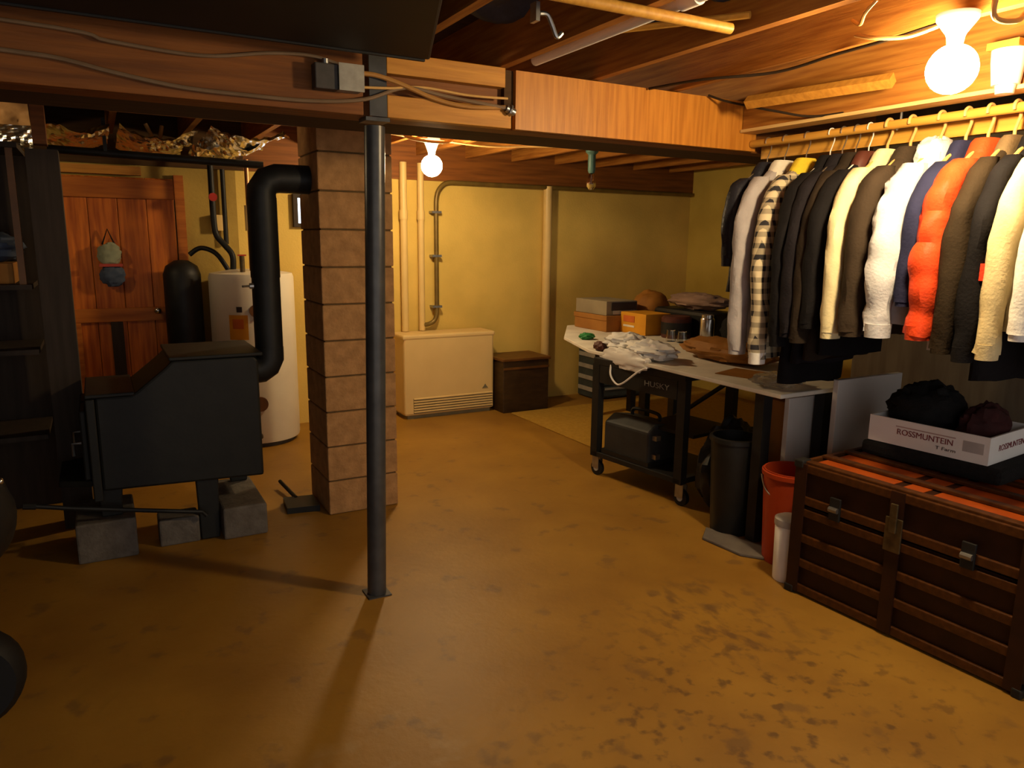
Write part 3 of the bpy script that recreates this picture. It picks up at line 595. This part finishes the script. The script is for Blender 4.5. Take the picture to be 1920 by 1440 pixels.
# ------------------------------------------------------------------ items on the table
TZ = .833
t = thing('shoe_box', 'brown cardboard box below the grey box on the white table', 'box', (3.7, 5.0, TZ))
part('carton', ell(3.56, 3.86, 4.84, 5.3, TZ, TZ + .105), 'cardboard', t, bev=.003)
part('lid', ell(3.553, 3.867, 4.833, 5.307, TZ + .09, TZ + .13), 'cardboard', t, bev=.003)
t = thing('grey_box', 'grey lidded box with black end stacked on the brown cardboard box', 'box', (3.72, 5.0, TZ + .131))
part('carton', ell(3.57, 3.88, 4.86, 5.3, TZ + .131, TZ + .245), 'greybox', t, bev=.003)
part('end_panel', ell(3.62, 3.87, 4.852, 4.86, TZ + .17, TZ + .235), 'inkdark', t)
part('end_label', ell(3.63, 3.85, 4.848, 4.852, TZ + .14, TZ + .17), 'label', t)
t = thing('yellow_box', 'yellow printed carton on the white table', 'box', (3.85, 4.7, TZ))
part('carton', ell(3.7, 3.95, 4.52, 4.84, TZ, TZ + .165), 'yellowbox', t, bev=.003)
part('print', ell(3.696, 3.7, 4.66, 4.8, TZ + .09, TZ + .14), 'orangeprint', t)
part('print_line', ell(3.697, 3.7, 4.66, 4.8, TZ + .05, TZ + .065), 'whitecloth', t)
solo('round_basket', 'rounded brown basket behind the yellow carton', 'basket', MB().lump((4.1, 4.95, TZ + .16), (.16, .16, .16), 2, .08), 'brownbag', smooth=True)
t = thing('red_canister', 'dark red and black canister beside the yellow carton', 'canister', (3.9, 4.4, TZ))
part('can', MB().lathe([(.11, TZ), (.115, TZ + .02), (.115, TZ + .15), (.1, TZ + .165), (.001, TZ + .167)], 3.87, 4.36, 28), 'darkred', t, smooth=True)
part('band', MB().lathe([(.117, TZ + .03), (.117, TZ + .12)], 3.87, 4.36, 28), 'blackplastic', t, smooth=True)
solo('black_case', 'long black case lying at the back of the white table', 'case', MB().box(4.0, 4.28, 4.1, 4.8, TZ, TZ + .2), 'blackplastic', bev=.03)
solo('cloth_bundle', 'dusty pink cloth bundle on top of the long black case', 'cloth', MB().lump((4.14, 4.42, TZ + .265), (.13, .3, .065), 6, .25), 'pinkcloth', smooth=True)
t = thing('thermos', 'brushed steel thermos standing on the white table', 'thermos', (3.9, 4.0, TZ))
part('flask', MB().lathe([(.05, TZ), (.052, TZ + .005), (.052, TZ + .17), (.048, TZ + .18), (.001, TZ + .18)], 3.86, 4.02, 28), 'steel', t, smooth=True)
part('cap', MB().lathe([(.044, TZ + .18), (.044, TZ + .205), (.001, TZ + .208)], 3.86, 4.02, 24), 'steel', t, smooth=True)
solo('black_dome_bag', 'rounded black bag slumped beside the steel thermos', 'bag', MB().lump((4.05, 3.8, TZ + .12), (.19, .2, .15), 9, .1), 'blackcloth', smooth=True)
for (x, y, lab) in [(3.68, 4.2, 'clear glass tumbler upside down in front of the red canister'), (3.7, 4.1, 'clear glass tumbler upside down in front of the steel thermos')]:
    solo('glass_tumbler', lab, 'glass', MB().lathe([(.038, TZ), (.031, TZ + .085), (.001, TZ + .087), (.001, TZ + .08), (.028, TZ + .078), (.035, TZ)], x, y, 22), 'glassclear', 'glass tumblers on the table', smooth=True)
solo('paper_bag', 'crumpled brown paper bag lying on the white table beneath the coats', 'bag', MB().lump((3.37, 3.32, TZ + .065), (.15, .36, .072), 8, .22), 'brownbag', smooth=True)
t = thing('white_bag', 'crumpled white plastic bag draped over the edge of the white table', 'bag', (2.98, 3.75, TZ))
b = MB(); b.lump((3.03, 3.88, TZ + .06), (.13, .16, .066), 3, .35); b.lump((2.99, 3.6, TZ + .055), (.12, .2, .06), 5, .35); b.lump((2.872, 3.7, TZ - .01), (.02, .24, .065), 6, .3)
part('sack', b, 'white', t, smooth=True)
part('strap', MB().tube(spline([(2.86, 3.82, TZ - .05), (2.84, 3.8, TZ - .12), (2.84, 3.74, TZ - .17), (2.845, 3.68, TZ - .16), (2.855, 3.55, TZ - .07), (2.86, 3.47, TZ - .03)]), .006), 'white', t, smooth=True)
solo('green_wad', 'small green plastic wad at the far end of the white table', 'plastic', MB().lump((3.17, 4.55, TZ + .022), (.06, .05, .024), 2, .3), 'green', smooth=True)
solo('red_pouch', 'small dark red pouch at the table edge beside the white bag', 'pouch', MB().lump((2.91, 4.02, TZ + .03), (.035, .06, .032), 2, .2), 'darkred', smooth=True)
solo('plastic_pack', 'clear crinkled plastic pack at the corner of the white table', 'packet', MB().lump((3.02, 2.62, TZ + .03), (.13, .12, .032), 12, .35), 'clearplastic', smooth=False)
solo('paper_sheet', 'tan paper sheet lying flat near the corner of the white table', 'paper', MB().prism([(3.05, 2.75), (3.3, 2.8), (3.22, 3.1), (2.98, 3.02)], TZ, TZ + .003), 'brownbag')

# ------------------------------------------------------------------ travel chest
RT = math.atan2(1.196 - 2.123, 2.707 - 2.657)     # long side, left to right seen from the front
t = thing('travel_chest', 'antique wooden slatted travel chest with dull brass fittings', 'chest', (2.652, 2.135, 0), RT)
L, D, H = .955, .64, .61
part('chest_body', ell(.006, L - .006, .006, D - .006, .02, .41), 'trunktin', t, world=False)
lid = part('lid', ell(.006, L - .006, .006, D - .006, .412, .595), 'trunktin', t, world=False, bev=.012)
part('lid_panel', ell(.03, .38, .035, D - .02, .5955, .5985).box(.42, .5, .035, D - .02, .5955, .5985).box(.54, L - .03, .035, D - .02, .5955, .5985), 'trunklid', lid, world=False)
for zc in (.03, .15, .265, .385, .44, .585):
    part('slat', ell(0.0, L, -.012, .006, zc - .018, zc + .018), 'trunkwood', t, world=False, bev=.004)
for y in (.02, .17, .33, .49, .62):
    part('top_slat', ell(0, L, y - .02, y + .02, .599, .615), 'trunkwood', t, world=False, bev=.004)
for x in (.02, .46, L - .02):
    part('upright_band', ell(x - .028, x + .028, -.018, -.010, .015, .605), 'trunktin', t, world=False)
lk = part('lock', ell(.425, .495, -.026, -.018, .36, .5), 'brass', t, world=False, bev=.003)
part('hasp', ell(.445, .475, -.036, -.026, .44, .56), 'brass', lk, world=False, bev=.003)
for x in (.2, .74):
    c = part('latch', ell(x - .025, x + .025, -.024, -.012, .4, .5), 'blacksteel', t, world=False, bev=.003)
    part('catch', MB().cyl((x - .02, -.03, .45), (x + .02, -.03, .45), .012, 10), 'zinc', c, world=False)
for x in (0, L):
    for z in (.0, .585):
        part('corner_cap', ell(x - .02 if x else -.016, x + .016 if x else .03, -.022, .04, z, z + .035), 'blacksteel', t, world=False, bev=.006)
part('side_handle', MB().tube(spline([(-.004, .16, .34), (-.03, .18, .32), (-.03, .34, .32), (-.004, .36, .34)]), .012), 'darkred', t, world=False, smooth=True)
for z in (.24, .565): part('end_slat', ell(-.014, .006, 0, D, z, z + .04), 'trunkwood', t, world=False)
# folded blanket, tray carton, contents
RZt = math.atan2(1.56 - 2.06, .05)
solo('folded_blanket', 'dark folded blanket on the travel chest under the white tray carton', 'blanket', MB().prism([(2.99, 2.09), (3.04, 1.5), (3.42, 1.53), (3.37, 2.1)], .617, .683), 'blackcloth', bev=.02)
t = thing('tray_carton', 'low white cardboard tray printed in maroon on the travel chest', 'carton', (3.005, 2.065, .685), RZt)
L, D, H = .5, .4, .115
part('base', ell(0, L, 0, D, 0, .006), 'white', t, world=False)
fw = part('front_wall', ell(0, L, 0, .008, .006, H), 'white', t, world=False)
part('back_wall', ell(0, L, D - .008, D, .006, H), 'white', t, world=False)
part('end_wall', ell(0, .008, .008, D - .008, .006, H), 'white', t, world=False)
ew = part('end_wall', ell(L - .008, L, .008, D - .008, .006, H), 'white', t, world=False)
lettering('ROSSMUNTEIN', .036, 'redprint', fw, (.245, -.001, .062), (PI / 2, 0, 0), .98)
b = MB(); b.box(.12, .37, -.0006, 0, .083, .088)
part('logo_outline', b, mat('faded_maroon', (.5, .36, .33), None, .6), fw, world=False)
lettering('T Farm', .02, 'inkdark', fw, (.335, -.001, .03), (PI / 2, 0, -.0), 1.4)
part('stamp_panel', ell(.40, .48, -.001, 0, .04, .085), 'greyprint', fw, world=False)
lettering('ROSSMUNTEIN', .036, 'redprint', ew, (L + .001, .2, .06), (PI / 2, 0, PI / 2), .98)
b = MB(); b.lump((3.215, 1.93, .825), (.155, .16, .125), 11, .22, 4)
solo('black_fleece', 'shaggy black fleece heaped in the white tray carton', 'cloth', b, 'blackcloth', smooth=True)
b = MB(); b.lump((3.23, 1.69, .80), (.13, .08, .1), 13, .2, 3)
solo('maroon_cloth', 'dark maroon cloth heaped in the white tray carton beside the black fleece', 'cloth', b, 'maroon', smooth=True)

# ------------------------------------------------------------------ coats on the closet rod
RX, RZr = 3.03, 2.055
t = thing('closet_rod', 'long wooden closet rod carrying the coats', 'rod', (RX, 2.0, 2.055))
part('rod', MB().cyl((RX, .6, RZr), (RX, 2.91, RZr), .019, 18), 'dowel', t, smooth=True)
for y in (.75, 2.1):
    part('hanger_iron', MB().tube([(RX, y, RZr - .022), (RX + .022, y, RZr), (RX + .02, y, 2.2), (RX + .02, y, 2.264)], .005), 'zinc', t)
solo('back_rail', 'brown wooden rail running behind the closet rod', 'rail', MB().box(3.1, 3.135, .6, 2.91, 1.985, 2.045), 'dowel')
t = thing('cleat_board', 'wooden cleat with white ledge below the joists above the coats', 'board', (2.98, 1.75, 2.105))
part('face_board', MB().box(2.955, 3.0, .6, 2.91, 2.121, 2.264), 'joist', t)
part('ledge', MB().box(2.94, 3.045, .6, 2.91, 2.105, 2.12), 'whitewood', t, label='white ledge')

def ring(cx, cy, z, a, b, n=24, e=.75):
    out = []
    for k in range(n):
        th = 2 * PI * k / n; c, s = math.cos(th), math.sin(th)
        out.append(Vector((cx + a * math.copysign(abs(c) ** e, c), cy + b * math.copysign(abs(s) ** e, s), z)))
    return out
def crumple(mb, amp, freq, seed):
    for v in mb.v:
        s = Vector((seed * 5.3, seed * 1.7, seed))
        q = Vector((v.x * freq, v.y * freq, v.z * freq * .45))
        if v.z < -.5: v.z += .5 * amp * min(1, -v.z - .5) * 4 * noise.noise(q * .7 + s)
        v.x += amp * noise.noise(q + s); v.y += amp * .8 * noise.noise(q * 1.3 + s + Vector((4, 4, 4)))
def coat(name, label, cat, y, body='navy', sleeve=None, collar=None, hem=-.95, slv=-.85, sh=.2, th=.037, sr=.052, rz=0, puff=0, seed=1, out=.05, sy=0, amp=.014, hood=False, lining=None, x=RX, cuff=None):
    t = thing(name, label, cat, (x, y, RZr), rz, 'coats on the closet rod')
    sleeve = sleeve or body; collar = collar or body
    prof = [(-.115, .04, th * .6), (-.13, .06, th * .8), (-.155, sh * .45, th), (-.19, sh * .68, th), (-.225, sh * .86, th), (-.265, sh, th)]
    n = max(10, int((-.265 - hem) / .03))
    for k in range(1, n + 1):
        u = k / n; z = -.265 + (hem + .265) * u
        a = sh * (.98 + .1 * u); bb = th * (1 + .12 * u)
        if puff: q = abs(math.sin(PI * z / puff)); bb *= .78 + .4 * q; a *= .95 + .06 * q
        prof.append((z, a, bb))
    b = MB(); b.rings([ring(0, 0, z, a, bb) for z, a, bb in prof]); crumple(b, amp, 9, seed); crumple(b, amp * .45, 24, seed + 3)
    part('coat_body', b, body, t, world=False, smooth=True)
    for s in (-1, 1):
        rr = []; m = 34
        for k in range(m + 1):
            u = k / m
            z = -.185 + (slv + .185) * u
            px = s * (sh * .72 + (.095 + out) * (1 - (1 - min(u * 2.2, 1)) ** 2) * .8 + out * .75 * u)
            r = sr * (1.05 - .22 * u) * (1 if u > .08 else .6 + 5 * u)
            if puff: r *= .84 + .24 * abs(math.sin(PI * (z + .02 * noise.noise(Vector((seed, z * 9, s)))) / puff)) ** .7
            elif u > .955: r *= .93
            rr.append(ring(px, sy * u, z, r, min(r * .85, th * 1.05), 16, .9))
        b = MB(); b.rings(rr); crumple(b, amp * 1.1, 10, seed + s); crumple(b, amp * .5, 26, seed * 2 + s)
        p = part('sleeve', b, sleeve, t, world=False, smooth=True)
        zc = slv
        e = rr[-1]; cxx = sum(v.x for v in e) / len(e); cyy = sum(v.y for v in e) / len(e)
        b = MB(); b.rings([ring(cxx, cyy, zc + .035, sr * .8, th * .9, 16, .9), ring(cxx, cyy, zc - .02, sr * .76, th * .86, 16, .9)])
        part('cuff', b, cuff or sleeve, p, world=False, smooth=True)
    b = MB(); b.rings([ring(0, 0, -.18, .1, th * 1.08, 20), ring(0, 0, -.15, .09, th * 1.05, 20), ring(0, 0, -.115, .07, th * .95, 20), ring(0, 0, -.1, .055, th * .7, 20)]); crumple(b, .008, 14, seed)
    part('collar', b, collar, t, world=False, smooth=True)
    if hood: part('hood', MB().lump((0, th * .2, -.16), (.1, th * 1.2, .09), seed, .2), collar, t, world=False, smooth=True)
    if lining: part('lining', ell(-.045, .05, -th * 1.1, th * .9, hem - .13, hem + .1), lining, t, world=False)
    return t
def hanger(label, y, m, r=.004, x=RX, rz=0, w=.2):
    t = thing('clothes_hanger', label, 'hanger', (x, y, RZr), rz, 'hangers on the closet rod')
    R = .0195 + r
    hook = [(R * math.cos(a), 0, R * math.sin(a)) for a in [math.radians(q) for q in range(200, -10, -18)]]
    part('hook', MB().tube(hook + [(R, 0, -.03), (.01, 0, -.06), (0, 0, -.08), (0, 0, -.12)], r, 8), m, t, world=False, smooth=True)
    part('shoulder_bar', MB().tube([(-w * .9, 0, -.205), (-.1, 0, -.165), (0, 0, -.12), (.1, 0, -.165), (w * .9, 0, -.205)], r * 1.2, 8), m, t, world=False, smooth=True)
W = 'wire_steel'; M[W] = mat('wire_steel', (.55, .5, .42), None, .3, metal=.9)
coats = [
 dict(name='garment_bag', label='glossy dark navy garment bag last on the rod by the plywood facing', cat='garment bag', y=2.80, body='navy_bag', hem=-.75, slv=-.6, out=.0, seed=1, hm=W),
 dict(name='jacket', label='pale lavender grey jacket with white piping beside the plaid shirt', cat='jacket', y=2.69, body='lavender_grey', collar='piping', hem=-1.0, slv=-1.02, sr=.06, seed=2, sy=-.06, hm=W),
 dict(name='flannel_shirt', label='black and cream plaid flannel shirt with yellow collar', cat='shirt', y=2.56, body='plaid', collar='yellow_fab', cuff='white_coat', hem=-1.05, slv=-1.05, seed=3, sy=-.06, sr=.055, hm=W),
 dict(name='coat', label='long black overcoat reaching almost to the white table corner', cat='coat', y=2.425, body='black_wool', hem=-1.16, slv=-.95, seed=4, sy=-.04, hm='porcelain'),
 dict(name='coat', label='dark navy coat between the long black overcoat and the espresso coat', cat='coat', y=2.36, body='navy', hem=-1.05, slv=-.9, seed=5, sy=-.03, hm=W),
 dict(name='coat', label='espresso brown coat beside the black jacket with red loop', cat='coat', y=2.29, body='espresso', hem=-1.02, slv=-.92, seed=6, sy=-.02, hm=W),
 dict(name='jacket', label='plain black jacket directly behind the cream coat', cat='jacket', y=2.225, body='black_wool', collar='darkred', hem=-1.0, slv=-.85, seed=7, hm='porcelain'),
 dict(name='coat', label='cream coat with gathered cuff between dark coats', cat='coat', y=2.135, body='cream', hem=-.8, slv=-.88, sr=.062, seed=8, sy=-.03, hm='cable'),
 dict(name='coat', label='dark brown wool coat beside the white shiny parka', cat='coat', y=2.03, body='dark_brown', hem=-.88, slv=-.86, sr=.06, th=.046, seed=9, sy=-.02, hm='cable'),
 dict(name='parka', label='shiny white quilted parka next to the red puffer jacket', cat='parka', y=1.905, body='silver', hem=-.82, slv=-.85, sr=.07, th=.05, amp=.03, seed=10, sy=-.02, hood=True, hm='cable'),
 dict(name='jacket', label='blue and pale grey striped jacket squeezed behind the red puffer', cat='jacket', y=1.80, body='blue_panel', sleeve='blue_panel', hem=-.8, slv=-.72, sh=.17, th=.034, sr=.045, seed=11, lining='greywhite', hm='cable'),
 dict(name='puffer_jacket', label='bright red puffer jacket with thick quilted sleeves', cat='jacket', y=1.715, body='puffer_red', hem=-.78, slv=-.84, sr=.066, th=.048, puff=.125, amp=.02, seed=12, sy=0, hm='cable'),
 dict(name='coat', label='olive brown coat with tan collar beside the red puffer', cat='coat', y=1.62, body='olive_brown', collar='collar_brown', hem=-.9, slv=-.88, seed=13, hm='cable'),
 dict(name='jacket', label='black jacket with a small red tag', cat='jacket', y=1.54, body='black_wool', hem=-1.0, slv=-.9, seed=14, hm='cable', tagr=True),
 dict(name='jacket', label='tan cream jacket with elastic cuff beside the black jacket with red tag', cat='jacket', y=1.455, body='tan_cream', hem=-.8, slv=-.88, sr=.058, seed=15, hm='white'),
 dict(name='coat', label='white coat with grey lower panel beside the tan cream jacket', cat='coat', y=1.35, body='white_coat', sleeve='white_coat', hem=-.85, slv=-.8, sr=.07, seed=16, lining='grey_lining', hm='white'),
]
for q in coats:
    q = dict(q); hm = q.pop('hm'); tg = q.pop('tagr', False)
    t = coat(**q)
    if tg: part('red_tag', ell(-.31, -.262, -.06, -.03, -.625, -.565), 'red_tag', t, world=False, label='small red tag')
    hanger(('thick ' if hm == 'cable' else 'thin ') + {'wire_steel': 'wire', 'porcelain': 'white', 'cable': 'ivory plastic', 'white': 'white plastic'}[hm] + ' hanger holding the ' + re.split(' with | beside | between | reaching | last | next | squeezed | directly ', q['label'])[0], q['y'], hm, .0062 if hm in ('cable', 'white') else .0028, w=.17)

# ------------------------------------------------------------------ dark shelving at the far side of the door
t = thing('shelving', 'dark timber shelving unit beside the plank door', 'shelving', (-.9, 4.7, 0))
part('post', ell(-.26, -.12, 4.45, 4.6, 0, 1.968), 'darkpost', t)
part('upper_block', ell(-.225, -.165, 4.5, 4.6, 1.996, 2.263), 'beam', t)
part('post', ell(-1.9, -1.8, 4.45, 4.55, 0, 2.0), 'darkpost', t)
part('back_board', ell(-1.9, -.17, 4.93, 4.98, 0, 1.968), 'darkpost', t)
for z in (.5, .95, 1.28, 1.97):
    part('shelf', ell(-1.8, -.292, 4.47, 4.95, z, z + .025), 'darkpost', t)
part('upright', ell(-.345, -.315, 4.5, 4.53, 1.305, 1.97), 'brownlid', t)
solo('tan_carton', 'tan striped carton on the dark timber shelving', 'box', MB().box(-.62, -.37, 4.55, 4.85, 1.306, 1.41), 'cardboard', bev=.004)
solo('blue_bundle', 'dull blue cloth bundle on top of the tan striped carton', 'cloth', MB().lump((-.48, 4.7, 1.487), (.16, .14, .075), 4, .2), 'blue', smooth=True)
# black wheeled machine, cropped by the frame edge
t = thing('wheeled_machine', 'black wheeled machine with fat tyre standing before the dark shelving', 'machine', (-.6, 2.6, 0))
w = part('wheel', MB().lathe([(.06, -.06), (.14, -.065), (.16, -.04), (.165, 0), (.16, .04), (.14, .065), (.06, .06)], 0, 0, 28), 'rubber', t, world=False, smooth=True)
w.rotation_euler = (PI / 2, 0, 0); w.location = (.13, .09, .165)
part('hub', MB().lathe([(.001, -.066), (.06, -.062), (.06, .062), (.001, .066)], 0, 0, 20), 'galvdark', w, world=False)
part('deck', ell(-1.1, -.55, 2.45, 2.95, .14, .42), 'blackplastic', t, bev=.05)
part('engine_cowl', MB().lump((-.5, 2.8, .66), (.205, .2, .2), 2, .05), 'blackplastic', t, smooth=True)
part('neck', MB().cyl((-.6, 2.75, .4), (-.55, 2.78, .6), .08, 16), 'blacksteel', t, smooth=True)
part('badge', MB().ball((-.325, 2.76, .78), .012, 10), 'steel', t, smooth=True)

# ------------------------------------------------------------------ world, camera, view
w = bpy.data.worlds.new('World'); bpy.context.scene.world = w; w.use_nodes = True
bg = w.node_tree.nodes['Background']; bg.inputs[0].default_value = (1, .95, .9, 1); bg.inputs[1].default_value = .85

def camera():
    yaw, pitch, roll = map(math.radians, (29.106, 10.933, .657))
    f = Vector((math.sin(yaw) * math.cos(pitch), math.cos(yaw) * math.cos(pitch), -math.sin(pitch)))
    r = Vector((math.cos(yaw), -math.sin(yaw), 0)); u = r.cross(f)
    r2 = r * math.cos(roll) + u * math.sin(roll); u2 = -r * math.sin(roll) + u * math.cos(roll)
    m = Matrix((r2, u2, -f)).transposed().to_4x4(); m.translation = (0, 0, 1.55)
    cd = bpy.data.cameras.new('Camera'); cd.sensor_width = 36; cd.lens = 36 * 1390 / 1920; cd.clip_start = .05
    o = bpy.data.objects.new('Camera', cd); C.objects.link(o); o.matrix_world = m; bpy.context.scene.camera = o
camera()
sc = bpy.context.scene
sc.view_settings.view_transform = 'Standard'; sc.view_settings.look = 'None'; sc.view_settings.gamma = 1; sc.view_settings.use_curve_mapping = False
sc.view_settings.exposure = 0
sc.cycles.use_denoising = True; sc.cycles.max_bounces = 8; sc.cycles.sample_clamp_indirect = 6
